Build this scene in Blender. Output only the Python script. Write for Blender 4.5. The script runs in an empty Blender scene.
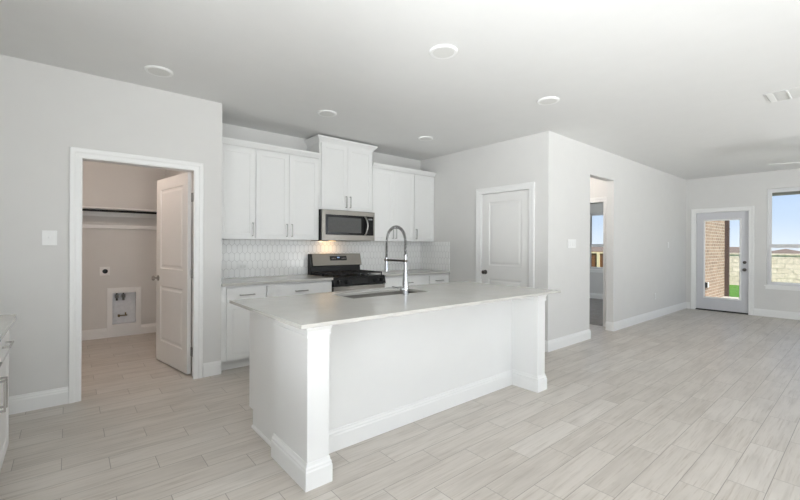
import bpy, math, random
from mathutils import Vector, Matrix

# ------------------------------------------------------------------ camera, world, sun, exposure
S = bpy.context.scene
COL = S.collection
PI = math.pi
random.seed(4)

F_PX, YAW, V_HOR, H_CAM, ROLL = 397.5, math.radians(50.15), 245.5, 1.31, math.radians(0.288)
_c, _s = math.cos(YAW), math.sin(YAW)
_fw, _r0, _u0 = Vector((_c, _s, 0)), Vector((_s, -_c, 0)), Vector((0, 0, 1))
_rt = _r0 * math.cos(ROLL) + _u0 * math.sin(ROLL)
_up = -_r0 * math.sin(ROLL) + _u0 * math.cos(ROLL)
cd = bpy.data.cameras.new('camera')
cam = bpy.data.objects.new('camera', cd)
COL.objects.link(cam)
cam.matrix_world = Matrix(((_rt.x, _up.x, -_fw.x, 0), (_rt.y, _up.y, -_fw.y, 0), (_rt.z, _up.z, -_fw.z, H_CAM), (0, 0, 0, 1)))
cd.sensor_width = 36
cd.lens = 36 * F_PX / 800
cd.shift_y = -(250 - V_HOR) / 800
cd.clip_start = 0.02
cd.clip_end = 500
S.camera = cam

S.view_settings.view_transform = 'Standard'
S.view_settings.look = 'None'
S.view_settings.gamma = 1
S.view_settings.use_curve_mapping = False
S.view_settings.exposure = 0.60

W = bpy.data.worlds.new('sky')
S.world = W
W.use_nodes = True
wn, wl = W.node_tree.nodes, W.node_tree.links
wn.clear()
wo = wn.new('ShaderNodeOutputWorld')
bg = wn.new('ShaderNodeBackground')
tc = wn.new('ShaderNodeTexCoord')
sx = wn.new('ShaderNodeSeparateXYZ')
rp = wn.new('ShaderNodeValToRGB')
rp.color_ramp.elements[0].position = 0.0
rp.color_ramp.elements[0].color = (0.60, 0.66, 0.72, 1)
rp.color_ramp.elements[1].position = 0.6
rp.color_ramp.elements[1].color = (0.20, 0.36, 0.64, 1)
e = rp.color_ramp.elements.new(0.05)
e.color = (0.47, 0.57, 0.70, 1)
e = rp.color_ramp.elements.new(0.16)
e.color = (0.31, 0.44, 0.66, 1)
wl.new(tc.outputs['Generated'], sx.inputs[0])
wl.new(sx.outputs['Z'], rp.inputs[0])
wl.new(rp.outputs[0], bg.inputs[0])
bg.inputs[1].default_value = 1.0
wl.new(bg.outputs[0], wo.inputs[0])


def light(name, kind, loc, direction, power, color=(1, 1, 1), size=None, size_y=None, radius=None, spread=None):
    d = bpy.data.lights.new(name, kind)
    d.energy = power
    d.color = color
    if kind == 'AREA':
        d.shape = 'RECTANGLE'
        d.size = size
        d.size_y = size_y or size
        if spread:
            d.spread = spread
    if kind == 'POINT':
        d.shadow_soft_size = radius
    o = bpy.data.objects.new(name, d)
    COL.objects.link(o)
    o.location = loc
    o.rotation_euler = Vector(direction).to_track_quat('-Z', 'Y').to_euler()
    return o


sun = light('sun', 'SUN', (0, 0, 30), (0.36, 0.50, -0.79), 5.2, (1.0, 0.95, 0.86))
sun.data.angle = math.radians(0.6)
SOUTH = -3.35
ADDED_SOUTH_WINDOWS = [(-0.7, 1.5), (3.0, 5.0), (5.9, 7.9)]  # spans of unseen windows, invented to let light into the room
for (a, b), p, q in zip(ADDED_SOUTH_WINDOWS, (28, 7, 27), (310, 50, 225)):
    light('window_daylight', 'AREA', ((a + b) / 2, SOUTH - 0.22, 1.45), (0, 1, 0.0), p, (0.97, 0.985, 1.0), b - a, 2.0)  # area light added outside each invented window in place of daylight
    light('terrace_bounce', 'AREA', ((a + b) / 2, SOUTH - 1.15, 0.20), (0, 0.55, 1), q, (0.98, 0.985, 1.0), b - a + 0.3, 1.5)  # upward area light added to brighten the ceiling, for bounce off unseen ground
light('window_daylight', 'AREA', (8.4, 6.78, 1.45), (0, -1, 0), 34, (0.97, 0.985, 1.0), 2.0, 1.7)  # area light outside an invented side window, brightens bedroom and lobby
ADDED_WEST_WINDOW = (-2.9, -0.5)  # unseen window, added for ambient light from the west
light('window_daylight', 'AREA', (-1.10, sum(ADDED_WEST_WINDOW) / 2, 1.45), (1, 0, 0), 60, (0.97, 0.985, 1.0), ADDED_WEST_WINDOW[1] - ADDED_WEST_WINDOW[0], 2.0)  # area light added to fill the surfaces facing west
ADDED_WEST_WINDOW2 = (-0.2, 1.2)  # second unseen window, added to get light onto the kitchen ceiling
light('terrace_bounce', 'AREA', (-2.30, sum(ADDED_WEST_WINDOW2) / 2, 0.10), (0.8, 0.15, 1), 390, (0.98, 0.985, 1.0), 2.4, 1.8)  # upward fill added for the kitchen ceiling
light('terrace_bounce', 'AREA', (-2.05, sum(ADDED_WEST_WINDOW) / 2, 0.20), (0.55, 0, 1), 280, (0.98, 0.985, 1.0), 2.7, 1.5)  # upward fill added through the first west window

# ------------------------------------------------------------------ mesh helpers


class MB:
    """collects faces in world coordinates, then links them as one mesh object"""

    def __init__(self):
        self.v, self.f, self.sm = [], [], []

    def add(self, pts, faces, smooth=False):
        n = len(self.v)
        self.v += [Vector(p) for p in pts]
        for f in faces:
            self.f.append([n + i for i in f])
            self.sm.append(smooth)
        return self

    def box(self, a, b):
        x0, x1 = sorted((a[0], b[0]))
        y0, y1 = sorted((a[1], b[1]))
        z0, z1 = sorted((a[2], b[2]))
        p = [(x0, y0, z0), (x1, y0, z0), (x1, y1, z0), (x0, y1, z0), (x0, y0, z1), (x1, y0, z1), (x1, y1, z1), (x0, y1, z1)]
        return self.add(p, [(0, 3, 2, 1), (4, 5, 6, 7), (0, 1, 5, 4), (1, 2, 6, 5), (2, 3, 7, 6), (3, 0, 4, 7)])

    def rings(self, rings, smooth=True, caps=True, closed=False):
        n = len(rings[0])
        pts = [p for r in rings for p in r]
        fs = []
        m = len(rings)
        for i in range(m if closed else m - 1):
            a, b = i * n, ((i + 1) % m) * n
            for j in range(n):
                k = (j + 1) % n
                fs.append((a + j, a + k, b + k, b + j))
        self.add(pts, fs, smooth)
        if caps and not closed:
            self.add(rings[0], [tuple(reversed(range(n)))])
            self.add(rings[-1], [tuple(range(n))])
        return self

    def lathe(self, o, axis, prof, n=24, caps=True):
        """prof: (radius, height along axis)"""
        ax = Vector(axis).normalized()
        t = Vector((0, 0, 1)) if abs(ax.z) < 0.9 else Vector((1, 0, 0))
        u = ax.cross(t).normalized()
        w = ax.cross(u)
        o = Vector(o)
        rs = []
        for r, h in prof:
            rs.append([o + ax * h + (u * math.cos(2 * PI * i / n) + w * math.sin(2 * PI * i / n)) * max(r, 1e-4) for i in range(n)])
        return self.rings(rs, True, caps)

    def cyl(self, a, b, r, n=20):
        a, b = Vector(a), Vector(b)
        return self.lathe(a, b - a, [(r, 0), (r, (b - a).length)], n)

    def tube(self, pts, r, n=10, closed=False):
        pts = [Vector(p) for p in pts]
        m = len(pts)
        rs = []
        prev = None
        for i, p in enumerate(pts):
            if closed:
                t = (pts[(i + 1) % m] - pts[i - 1]).normalized()
            else:
                t = (pts[min(i + 1, m - 1)] - pts[max(i - 1, 0)]).normalized()
            if prev is None:
                h = Vector((0, 0, 1)) if abs(t.z) < 0.9 else Vector((1, 0, 0))
                u = t.cross(h).normalized()
            else:
                u = (prev - t * prev.dot(t)).normalized()
            prev = u
            w = t.cross(u)
            rr = r[i] if isinstance(r, (list, tuple)) else r
            rs.append([p + (u * math.cos(2 * PI * k / n) + w * math.sin(2 * PI * k / n)) * rr for k in range(n)])
        return self.rings(rs, True, True, closed)

    def sweep(self, path, prof, mp, side=1):
        """path: 2-D points, prof: closed list (offset to the side, height); mitred corners"""
        P = [Vector((p[0], p[1])) for p in path]
        ms = []
        for i in range(len(P)):
            ns = []
            if i > 0:
                d = (P[i] - P[i - 1]).normalized()
                ns.append(Vector((-d.y, d.x)) * side)
            if i < len(P) - 1:
                d = (P[i + 1] - P[i]).normalized()
                ns.append(Vector((-d.y, d.x)) * side)
            ms.append(ns[0] if len(ns) == 1 else (ns[0] + ns[1]) / (1 + ns[0].dot(ns[1])))
        rs = []
        for p, m in zip(P, ms):
            rs.append([mp(p.x + m.x * d, p.y + m.y * d, h) for d, h in prof])
        return self.rings(rs, False, True)

    def holed(self, us, vs, holes, t0, t1, mp):
        """slab between depth t0 and t1 spanned by us x vs with rectangular holes (u0,u1,v0,v1)"""
        cu = sorted(set([us[0], us[1]] + [h[i] for h in holes for i in (0, 1)]))
        cv = sorted(set([vs[0], vs[1]] + [h[i] for h in holes for i in (2, 3)]))
        cu = [c for c in cu if us[0] - 1e-9 <= c <= us[1] + 1e-9]
        cv = [c for c in cv if vs[0] - 1e-9 <= c <= vs[1] + 1e-9]

        def solid(i, j):
            if i < 0 or j < 0 or i >= len(cu) - 1 or j >= len(cv) - 1:
                return False
            u, v = (cu[i] + cu[i + 1]) / 2, (cv[j] + cv[j + 1]) / 2
            return not any(h[0] < u < h[1] and h[2] < v < h[3] for h in holes)
        for i in range(len(cu) - 1):
            for j in range(len(cv) - 1):
                if not solid(i, j):
                    continue
                a, b, c, d = cu[i], cu[i + 1], cv[j], cv[j + 1]
                q = lambda *p: self.add([mp(*x) for x in p], [(0, 1, 2, 3)])
                q((a, c, t0), (b, c, t0), (b, d, t0), (a, d, t0))
                q((a, c, t1), (a, d, t1), (b, d, t1), (b, c, t1))
                if not solid(i - 1, j):
                    q((a, c, t0), (a, d, t0), (a, d, t1), (a, c, t1))
                if not solid(i + 1, j):
                    q((b, c, t0), (b, c, t1), (b, d, t1), (b, d, t0))
                if not solid(i, j - 1):
                    q((a, c, t0), (a, c, t1), (b, c, t1), (b, c, t0))
                if not solid(i, j + 1):
                    q((a, d, t0), (b, d, t0), (b, d, t1), (a, d, t1))
        return self

    def panelled(self, u0, u1, v0, v1, t, panels, prof, mp, back=True):
        """slab with sunk panels; front at depth t, back at depth 0; prof: (inset, depth change)"""
        for front in ((1, 0) if back else (1,)):
            base = t if front else 0.0
            sg = 1 if front else -1
            cu = sorted(set([u0, u1] + [p[i] for p in panels for i in (0, 1)]))
            cv = sorted(set([v0, v1] + [p[i] for p in panels for i in (2, 3)]))
            for i in range(len(cu) - 1):
                for j in range(len(cv) - 1):
                    u, v = (cu[i] + cu[i + 1]) / 2, (cv[j] + cv[j + 1]) / 2
                    if any(p[0] < u < p[1] and p[2] < v < p[3] for p in panels):
                        continue
                    self.add([mp(cu[i], cv[j], base), mp(cu[i + 1], cv[j], base), mp(cu[i + 1], cv[j + 1], base), mp(cu[i], cv[j + 1], base)], [(0, 1, 2, 3)])
            for p in panels:
                lp = None
                for ins, dz in [(0, 0)] + list(prof):
                    r = [mp(p[0] + ins, p[2] + ins, base + sg * dz), mp(p[1] - ins, p[2] + ins, base + sg * dz), mp(p[1] - ins, p[3] - ins, base + sg * dz), mp(p[0] + ins, p[3] - ins, base + sg * dz)]
                    if lp:
                        for k in range(4):
                            self.add([lp[k], lp[(k + 1) % 4], r[(k + 1) % 4], r[k]], [(0, 1, 2, 3)])
                    lp = r
                self.add(lp, [(0, 1, 2, 3)])
        r0 = [mp(u0, v0, 0), mp(u1, v0, 0), mp(u1, v1, 0), mp(u0, v1, 0)]
        r1 = [mp(u0, v0, t), mp(u1, v0, t), mp(u1, v1, t), mp(u0, v1, t)]
        for k in range(4):
            self.add([r0[k], r0[(k + 1) % 4], r1[(k + 1) % 4], r1[k]], [(0, 1, 2, 3)])
        if not back:
            self.add(r0, [(3, 2, 1, 0)])
        return self

    def build(self, name, mat, parent=None, bevel=0, origin=None, label=None):
        import bmesh
        bm = bmesh.new()
        if parent is not None:
            org = ORG[parent.name]
        else:
            lo = [min(v[i] for v in self.v) for i in range(3)]
            hi = [max(v[i] for v in self.v) for i in range(3)]
            org = Vector(origin) if origin else Vector(((lo[0] + hi[0]) / 2, (lo[1] + hi[1]) / 2, lo[2]))
        vs = [bm.verts.new(v - org) for v in self.v]
        for f, s in zip(self.f, self.sm):
            try:
                fc = bm.faces.new([vs[i] for i in f])
                fc.smooth = s
            except ValueError:
                pass
        bmesh.ops.remove_doubles(bm, verts=bm.verts, dist=1e-5)
        bmesh.ops.recalc_face_normals(bm, faces=bm.faces)
        me = bpy.data.meshes.new(name)
        bm.to_mesh(me)
        bm.free()
        if any(self.sm):
            me.set_sharp_from_angle(angle=math.radians(40))
        me.materials.append(mat)
        o = bpy.data.objects.new(name, me)
        COL.objects.link(o)
        if parent is not None:
            o.parent = parent
        else:
            o.location = org
        ORG[o.name] = org
        if bevel:
            m = o.modifiers.new('edge', 'BEVEL')
            m.width = bevel
            m.segments = 2
            m.limit_method = 'ANGLE'
            m.angle_limit = math.radians(50)
        if label:
            o['label'] = label
        return o


ORG = {}


def tag(o, label, cat, group=None, kind=None):
    o['label'] = label
    o['category'] = cat
    if group:
        o['group'] = group
    if kind:
        o['kind'] = kind
    return o


def thing(name, loc, label, cat, group=None, kind=None):
    o = bpy.data.objects.new(name, None)
    COL.objects.link(o)
    o.location = loc
    o.empty_display_size = 0.1
    ORG[o.name] = Vector(loc)
    return tag(o, label, cat, group, kind)


def dup(root, loc, label):
    """a copy of a thing with copies of its parts and sub-parts"""
    r = root.copy()
    COL.objects.link(r)
    r.location = loc
    r['label'] = label
    for ch in list(root.children):
        c = ch.copy()
        COL.objects.link(c)
        c.parent = r
        for g in ch.children:
            d = g.copy()
            COL.objects.link(d)
            d.parent = c
    return r


def mp_y(y0, sg=-1):
    """(u,v,t) -> x=u, z=v, depth t towards -y (sg=-1) from plane y0"""
    return lambda u, v, t: Vector((u, y0 + sg * t, v))


def mp_x(x0, sg=-1):
    return lambda u, v, t: Vector((x0 + sg * t, u, v))


def mp_z(u, v, h):
    return Vector((u, v, h))


# ------------------------------------------------------------------ materials
def srgb(r, g, b):
    f = lambda c: (c / 255 / 12.92) if c / 255 <= 0.04045 else ((c / 255 + 0.055) / 1.055) ** 2.4
    return (f(r), f(g), f(b), 1)


class NT:
    def __init__(self, name):
        self.m = bpy.data.materials.new(name)
        self.m.use_nodes = True
        self.n, self.l = self.m.node_tree.nodes, self.m.node_tree.links
        self.b = self.n['Principled BSDF']
        self.pos = None

    def P(self):
        if self.pos is None:
            g = self.n.new('ShaderNodeNewGeometry')
            s = self.n.new('ShaderNodeSeparateXYZ')
            self.l.new(g.outputs['Position'], s.inputs[0])
            self.vec = g.outputs['Position']
            self.pos = s.outputs
        return self.pos

    def m_(self, op, a, b=None, c=None):
        n = self.n.new('ShaderNodeMath')
        n.operation = op
        for i, x in enumerate((a, b, c)):
            if x is None:
                continue
            if isinstance(x, (int, float)):
                n.inputs[i].default_value = x
            else:
                self.l.new(x, n.inputs[i])
        return n.outputs[0]

    def comb(self, x, y, z=0):
        n = self.n.new('ShaderNodeCombineXYZ')
        for i, k in enumerate((x, y, z)):
            if isinstance(k, (int, float)):
                n.inputs[i].default_value = k
            else:
                self.l.new(k, n.inputs[i])
        return n.outputs[0]

    def noise(self, vec, scale, detail=3, rough=0.55, dist=0.0):
        n = self.n.new('ShaderNodeTexNoise')
        self.l.new(vec, n.inputs['Vector'])
        n.inputs['Scale'].default_value = scale
        n.inputs['Detail'].default_value = detail
        n.inputs['Roughness'].default_value = rough
        n.inputs['Distortion'].default_value = dist
        return n.outputs[0]

    def white(self, vec):
        n = self.n.new('ShaderNodeTexWhiteNoise')
        n.noise_dimensions = '3D'
        self.l.new(vec, n.inputs['Vector'])
        return n.outputs['Value']

    def ramp(self, fac, stops):
        n = self.n.new('ShaderNodeValToRGB')
        els = n.color_ramp.elements
        els[0].position, els[0].color = stops[0][0], stops[0][1]
        els[1].position, els[1].color = stops[-1][0], stops[-1][1]
        for p, c in stops[1:-1]:
            x = els.new(p)
            x.color = c
        self.l.new(fac, n.inputs[0])
        return n.outputs[0]

    def mix(self, fac, a, b, mode='MIX'):
        n = self.n.new('ShaderNodeMix')
        n.data_type = 'RGBA'
        n.blend_type = mode
        for s, x in ((0, fac), (6, a), (7, b)):
            if isinstance(x, (int, float, tuple)):
                n.inputs[s].default_value = x
            else:
                self.l.new(x, n.inputs[s])
        return n.outputs[2]

    def step(self, x, lo, hi):
        n = self.n.new('ShaderNodeMapRange')
        n.interpolation_type = 'SMOOTHSTEP'
        self.l.new(x, n.inputs[0])
        n.inputs[1].default_value = lo
        n.inputs[2].default_value = hi
        return n.outputs[0]

    def bump(self, h, dist=0.002, strength=0.5):
        n = self.n.new('ShaderNodeBump')
        n.inputs['Strength'].default_value = strength
        n.inputs['Distance'].default_value = dist
        self.l.new(h, n.inputs['Height'])
        self.l.new(n.outputs[0], self.b.inputs['Normal'])

    def set(self, **k):
        for a, v in k.items():
            s = self.b.inputs[a.replace('_', ' ')]
            if isinstance(v, (int, float, tuple)):
                s.default_value = v
            else:
                self.l.new(v, s)
        return self.m


def plain(name, col, rough=0.5, metal=0.0, var=0.03, scale=6.0, bump=0.0, bscale=200, spec=0.5, coat=0.0):
    t = NT(name)
    t.P()
    n = t.noise(t.vec, scale, 3)
    d = tuple(c * (1 - var) for c in col[:3]) + (1,)
    l = tuple(min(1, c * (1 + var)) for c in col[:3]) + (1,)
    t.set(Base_Color=t.ramp(n, [(0.3, d), (0.7, l)]), Roughness=rough, Metallic=metal)
    t.b.inputs['Specular IOR Level'].default_value = spec
    if coat:
        t.b.inputs['Coat Weight'].default_value = coat
    if bump:
        t.bump(t.noise(t.vec, bscale, 2), 0.001, bump)
    return t.m


def steel(name, col, rough, axis='x'):
    """brushed metal, fine streaks along the axis"""
    t = NT(name)
    p = t.P()
    v = t.comb(t.m_('MULTIPLY', p[0], 3 if axis == 'x' else 400), t.m_('MULTIPLY', p[1], 3 if axis == 'x' else 400), t.m_('MULTIPLY', p[2], 500 if axis == 'x' else 3))
    n = t.noise(v, 1.0, 2)
    t.set(Base_Color=t.ramp(n, [(0.3, tuple(c * 0.92 for c in col[:3]) + (1,)), (0.7, col)]), Metallic=1.0,
          Roughness=t.m_('MULTIPLY_ADD', n, 0.12, rough - 0.06))
    return t.m


M = {}
M['paint'] = plain('wall_paint', srgb(222, 221, 218), 0.75, var=0.008, bump=0.10, bscale=160, spec=0.25)
M['ceiling'] = plain('ceiling_paint', srgb(230, 230, 228), 0.85, var=0.008, bump=0.12, bscale=120, spec=0.2)
M['trim'] = plain('trim_white', srgb(240, 240, 238), 0.35, var=0.006)
M['cab'] = plain('cabinet_white', srgb(238, 238, 236), 0.38, var=0.006)
M['cabinside'] = plain('cabinet_box', srgb(225, 224, 220), 0.5, var=0.01)
M['door'] = plain('door_white', srgb(236, 235, 232), 0.4, var=0.008, bump=0.05, bscale=60)
M['greydoor'] = plain('patio_door_grey', srgb(210, 210, 213), 0.45, var=0.008)
M['plastic'] = plain('white_plastic', srgb(240, 240, 238), 0.35, var=0.005)
M['lens'] = plain('light_lens', srgb(226, 226, 222), 0.55, var=0.005)
M['vinyl'] = plain('window_vinyl', srgb(226, 226, 226), 0.4, var=0.006)
M['nickel'] = steel('satin_nickel', srgb(170, 168, 164), 0.28, 'z')
M['bronze'] = plain('dark_nickel', srgb(92, 88, 84), 0.3, 1.0, var=0.05)
M['chrome'] = plain('chrome', srgb(196, 197, 199), 0.14, 1.0, var=0.01)
M['spring'] = plain('spring_steel', srgb(165, 165, 165), 0.2, 1.0, var=0.02)
M['stain'] = steel('stainless_steel', srgb(150, 146, 139), 0.34)
M['sink'] = steel('sink_steel', srgb(118, 116, 111), 0.42)
M['black'] = plain('black_enamel', srgb(17, 17, 18), 0.28, var=0.1, spec=0.3)
M['iron'] = plain('cast_iron', srgb(22, 21, 21), 0.6, var=0.15, bump=0.3, bscale=300)
M['glassblack'] = plain('black_glass', srgb(16, 16, 17), 0.15, var=0.05, spec=0.3)
M['window_mw'] = plain('microwave_window', srgb(92, 92, 90), 0.4, var=0.06, scale=40, spec=0.3)
M['display'] = plain('display_glass', srgb(14, 15, 18), 0.1, var=0.05)
M['keys'] = plain('key_grey', srgb(126, 126, 126), 0.4)
M['brass'] = plain('brass_valve', srgb(120, 105, 80), 0.35, 1.0)
M['galv'] = plain('galvanised', srgb(226, 228, 230), 0.4, 0.1, var=0.06, scale=25)
M['dark'] = plain('dark_gap', srgb(20, 20, 20), 0.8)
M['bulb'] = plain('frosted_glass', srgb(236, 234, 228), 0.3)
M['rubber'] = plain('dark_rubber', srgb(48, 45, 42), 0.7)
M['louver'] = plain('vent_white', srgb(222, 222, 219), 0.45)
M['asphalt_roof'] = plain('roof_shingle', srgb(112, 96, 84), 0.9, var=0.2, scale=3)
M['grey_roof'] = plain('grey_roof_shingle', srgb(120, 120, 124), 0.9, var=0.2, scale=3)
M['house'] = plain('house_wall', srgb(178, 140, 116), 0.85, var=0.1, scale=2)
M['darkbrown'] = plain('dark_brown_metal', srgb(74, 60, 54), 0.5, var=0.06)
M['eave'] = plain('eave_grey', srgb(150, 146, 142), 0.7, var=0.03)
M['concrete'] = plain('patio_concrete', srgb(178, 172, 162), 0.85, var=0.06, bump=0.2, bscale=80)


def floor_mat():
    t = NT('wood_look_tile')
    x, y, z = t.P()
    wv, ln = 0.1655, 0.665
    yr = t.m_('DIVIDE', t.m_('SUBTRACT', y, 0.040), wv)
    row = t.m_('FLOOR', yr)
    fy = t.m_('SUBTRACT', yr, row)
    xo = t.m_('DIVIDE', t.m_('ADD', t.m_('MULTIPLY_ADD', row, 0.2217, x), -3.30 + 0.665 * 40), ln)
    colm = t.m_('FLOOR', xo)
    fx = t.m_('SUBTRACT', xo, colm)
    dy = t.m_('MULTIPLY', t.m_('MINIMUM', fy, t.m_('SUBTRACT', 1, fy)), wv)
    dx = t.m_('MULTIPLY', t.m_('MINIMUM', fx, t.m_('SUBTRACT', 1, fx)), ln)
    d = t.m_('MINIMUM', dx, dy)
    r = t.white(t.comb(row, colm, 1.0))
    r2 = t.white(t.comb(row, colm, 7.0))
    off = t.m_('MULTIPLY', r2, 37.0)
    gv = t.comb(t.m_('MULTIPLY_ADD', x, 1.6, off), t.m_('MULTIPLY_ADD', y, 26.0, off), off)
    grain = t.noise(gv, 1.0, 5, 0.6, 0.6)
    cv = t.comb(t.m_('MULTIPLY_ADD', x, 2.2, off), t.m_('MULTIPLY_ADD', y, 6.0, off), off)
    cloud = t.noise(cv, 1.0, 3, 0.5, 0.4)
    base = t.ramp(r, [(0.0, srgb(200, 193, 184)), (0.5, srgb(205, 198, 189)), (1.0, srgb(209, 203, 195))])
    g = t.ramp(grain, [(0.30, (0.86, 0.85, 0.835, 1)), (0.52, (1, 1, 1, 1)), (0.75, (1.04, 1.04, 1.04, 1))])
    cl = t.ramp(cloud, [(0.28, (0.89, 0.885, 0.88, 1)), (0.55, (1, 1, 1, 1))])
    fine = t.noise(t.comb(t.m_('MULTIPLY_ADD', x, 3.5, off), t.m_('MULTIPLY_ADD', y, 85.0, off), off), 1.0, 3, 0.6, 0.3)
    fs = t.ramp(fine, [(0.28, (0.80, 0.77, 0.74, 1)), (0.46, (1, 1, 1, 1))])
    c = t.mix(1.0, t.mix(1.0, t.mix(1.0, base, g, 'MULTIPLY'), cl, 'MULTIPLY'), fs, 'MULTIPLY')
    k = t.step(d, 0.0010, 0.0024)
    c = t.mix(k, srgb(150, 143, 134), c)
    t.set(Base_Color=c, Roughness=t.m_('MULTIPLY_ADD', grain, 0.14, 0.30))
    t.b.inputs['Specular IOR Level'].default_value = 0.45
    t.bump(t.m_('MULTIPLY_ADD', grain, 0.12, k), 0.0012, 0.45)
    return t.m


M['floor'] = floor_mat()


def picket_mat(name, axis):
    """elongated hexagon tiles, points up and down, alternate rows shifted by half a tile"""
    t = NT(name)
    p = t.P()
    a, z = p[axis], p[2]
    w, pit, pt = 0.0625, 0.0985, 0.027
    m = pt / (w / 2)
    H = (pit + pt) / 2
    gs = []
    for ox, oz in ((0, 0), (0.5, 1)):
        u = t.m_('ADD', t.m_('DIVIDE', a, w), ox + 200)
        v = t.m_('DIVIDE', t.m_('ADD', t.m_('SUBTRACT', z, 0.966), pit * oz), 2 * pit)
        du = t.m_('ABSOLUTE', t.m_('MULTIPLY', t.m_('SUBTRACT', u, t.m_('ROUND', u)), w))
        dv = t.m_('ABSOLUTE', t.m_('MULTIPLY', t.m_('SUBTRACT', v, t.m_('ROUND', v)), 2 * pit))
        g1 = t.m_('SUBTRACT', w / 2, du)
        g2 = t.m_('MULTIPLY', t.m_('SUBTRACT', t.m_('MULTIPLY_ADD', du, -m, H), dv), 1 / math.sqrt(1 + m * m))
        gs.append(t.m_('MINIMUM', g1, g2))
    g = t.m_('MAXIMUM', gs[0], gs[1])
    k = t.step(g, 0.0009, 0.0021)
    t.set(Base_Color=t.mix(k, srgb(186, 185, 182), srgb(249, 249, 247)), Roughness=t.m_('MULTIPLY_ADD', k, -0.5, 0.62))
    t.bump(t.step(g, 0.0010, 0.0060), 0.002, 0.6)
    return t.m


M['picket_x'] = picket_mat('picket_tile_back', 0)
M['picket_y'] = picket_mat('picket_tile_side', 1)


def quartz():
    t = NT('pale_quartz')
    t.P()
    n = t.noise(t.vec, 5, 4)
    s = t.noise(t.vec, 320, 2)
    c = t.mix(t.step(s, 0.60, 0.72), t.ramp(n, [(0.3, srgb(194, 192, 186)), (0.7, srgb(201, 199, 193))]), srgb(182, 180, 174))
    t.set(Base_Color=c, Roughness=0.16)
    return t.m


M['quartz'] = quartz()


def carpet():
    t = NT('grey_carpet')
    t.P()
    n = t.noise(t.vec, 260, 3, 0.7)
    c = t.noise(t.vec, 7, 3)
    t.set(Base_Color=t.mix(0.5, t.ramp(n, [(0.3, srgb(124, 120, 116)), (0.7, srgb(176, 172, 168))]), t.ramp(c, [(0.3, srgb(132, 128, 124)), (0.7, srgb(160, 156, 152))])), Roughness=0.95)
    t.bump(n, 0.006, 0.8)
    return t.m


M['carpet'] = carpet()


def pane():
    t = NT('window_glass')
    tr = t.n.new('ShaderNodeBsdfTransparent')
    tr.inputs[0].default_value = (0.97, 0.98, 0.985, 1)
    gl = t.n.new('ShaderNodeBsdfGlossy')
    gl.inputs['Roughness'].default_value = 0.02
    fr = t.n.new('ShaderNodeFresnel')
    fr.inputs[0].default_value = 1.45
    mx = t.n.new('ShaderNodeMixShader')
    sc = t.m_('MULTIPLY', fr.outputs[0], 0.6)
    t.l.new(sc, mx.inputs[0])
    t.l.new(tr.outputs[0], mx.inputs[1])
    t.l.new(gl.outputs[0], mx.inputs[2])
    t.l.new(mx.outputs[0], t.n['Material Output'].inputs[0])
    return t.m


M['pane'] = pane()


def brick(name, ax, c1, c2, mortar, bw, bh, mo, rough_stone=False):
    t = NT(name)
    p = t.P()
    b = t.n.new('ShaderNodeTexBrick')
    t.l.new(t.comb(p[ax], p[2]), b.inputs['Vector'])
    b.inputs['Scale'].default_value = 1
    b.inputs['Brick Width'].default_value = bw
    b.inputs['Row Height'].default_value = bh
    b.inputs['Mortar Size'].default_value = mo
    b.inputs['Color1'].default_value = c1
    b.inputs['Color2'].default_value = c2
    b.inputs['Mortar'].default_value = mortar
    b.inputs['Bias'].default_value = 0.0
    n = t.noise(t.vec, 12 if not rough_stone else 9, 4)
    c = t.mix(1.0, b.outputs[0], t.ramp(n, [(0.3, (0.8, 0.79, 0.77, 1)), (0.65, (1.05, 1.05, 1.05, 1))]), 'MULTIPLY')
    t.set(Base_Color=c, Roughness=0.9)
    t.bump(t.m_('MULTIPLY_ADD', n, 0.6, t.m_('SUBTRACT', 1, b.outputs[1])), 0.012 if not rough_stone else 0.05, 0.7)
    return t.m


M['brick'] = brick('tan_brick', 0, srgb(170, 144, 121), srgb(144, 120, 100), srgb(190, 177, 160), 0.21, 0.078, 0.010)
M['stone'] = brick('limestone', 1, srgb(236, 217, 200), srgb(222, 203, 184), srgb(212, 196, 178), 0.42, 0.18, 0.012, True)


def grass_mat():
    t = NT('lawn_grass')
    t.P()
    n = t.noise(t.vec, 60, 4, 0.7)
    c = t.noise(t.vec, 2.0, 3)
    t.set(Base_Color=t.mix(0.4, t.ramp(n, [(0.3, srgb(62, 104, 24)), (0.7, srgb(100, 150, 46))]), t.ramp(c, [(0.3, srgb(70, 116, 28)), (0.7, srgb(96, 142, 44))])), Roughness=0.9)
    t.bump(n, 0.04, 0.9)
    return t.m


M['grass'] = grass_mat()
M['land'] = plain('dry_field', srgb(196, 178, 140), 0.95, var=0.12, scale=0.4)


def wood_fence():
    t = NT('fence_wood')
    x, y, z = t.P()
    r = t.white(t.comb(0.0, t.m_('FLOOR', t.m_('DIVIDE', y, 0.14)), 0.0))
    n = t.noise(t.comb(x, t.m_('MULTIPLY', y, 30), z), 1.5, 3)
    c = t.mix(1.0, t.ramp(r, [(0, srgb(98, 62, 38)), (1, srgb(124, 82, 50))]), t.ramp(n, [(0.3, (0.75, 0.72, 0.7, 1)), (0.7, (1, 1, 1, 1))]), 'MULTIPLY')
    t.set(Base_Color=c, Roughness=0.85)
    return t.m


M['fencewood'] = wood_fence()
M['paletimber'] = plain('pale_timber', srgb(214, 196, 160), 0.8, var=0.06)

# ------------------------------------------------------------------ the setting
YL, YB, XP, YR, XF, H = 4.257, 4.944, 4.57, 2.608, 10.15, 2.743
XW, YN = -0.88, 6.89          # west wall face, laundry back wall face
RX = 1.195                    # kitchen side of the wall between laundry and kitchen


def structure(o, label, cat):
    return tag(o, label, cat, kind='structure')


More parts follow.
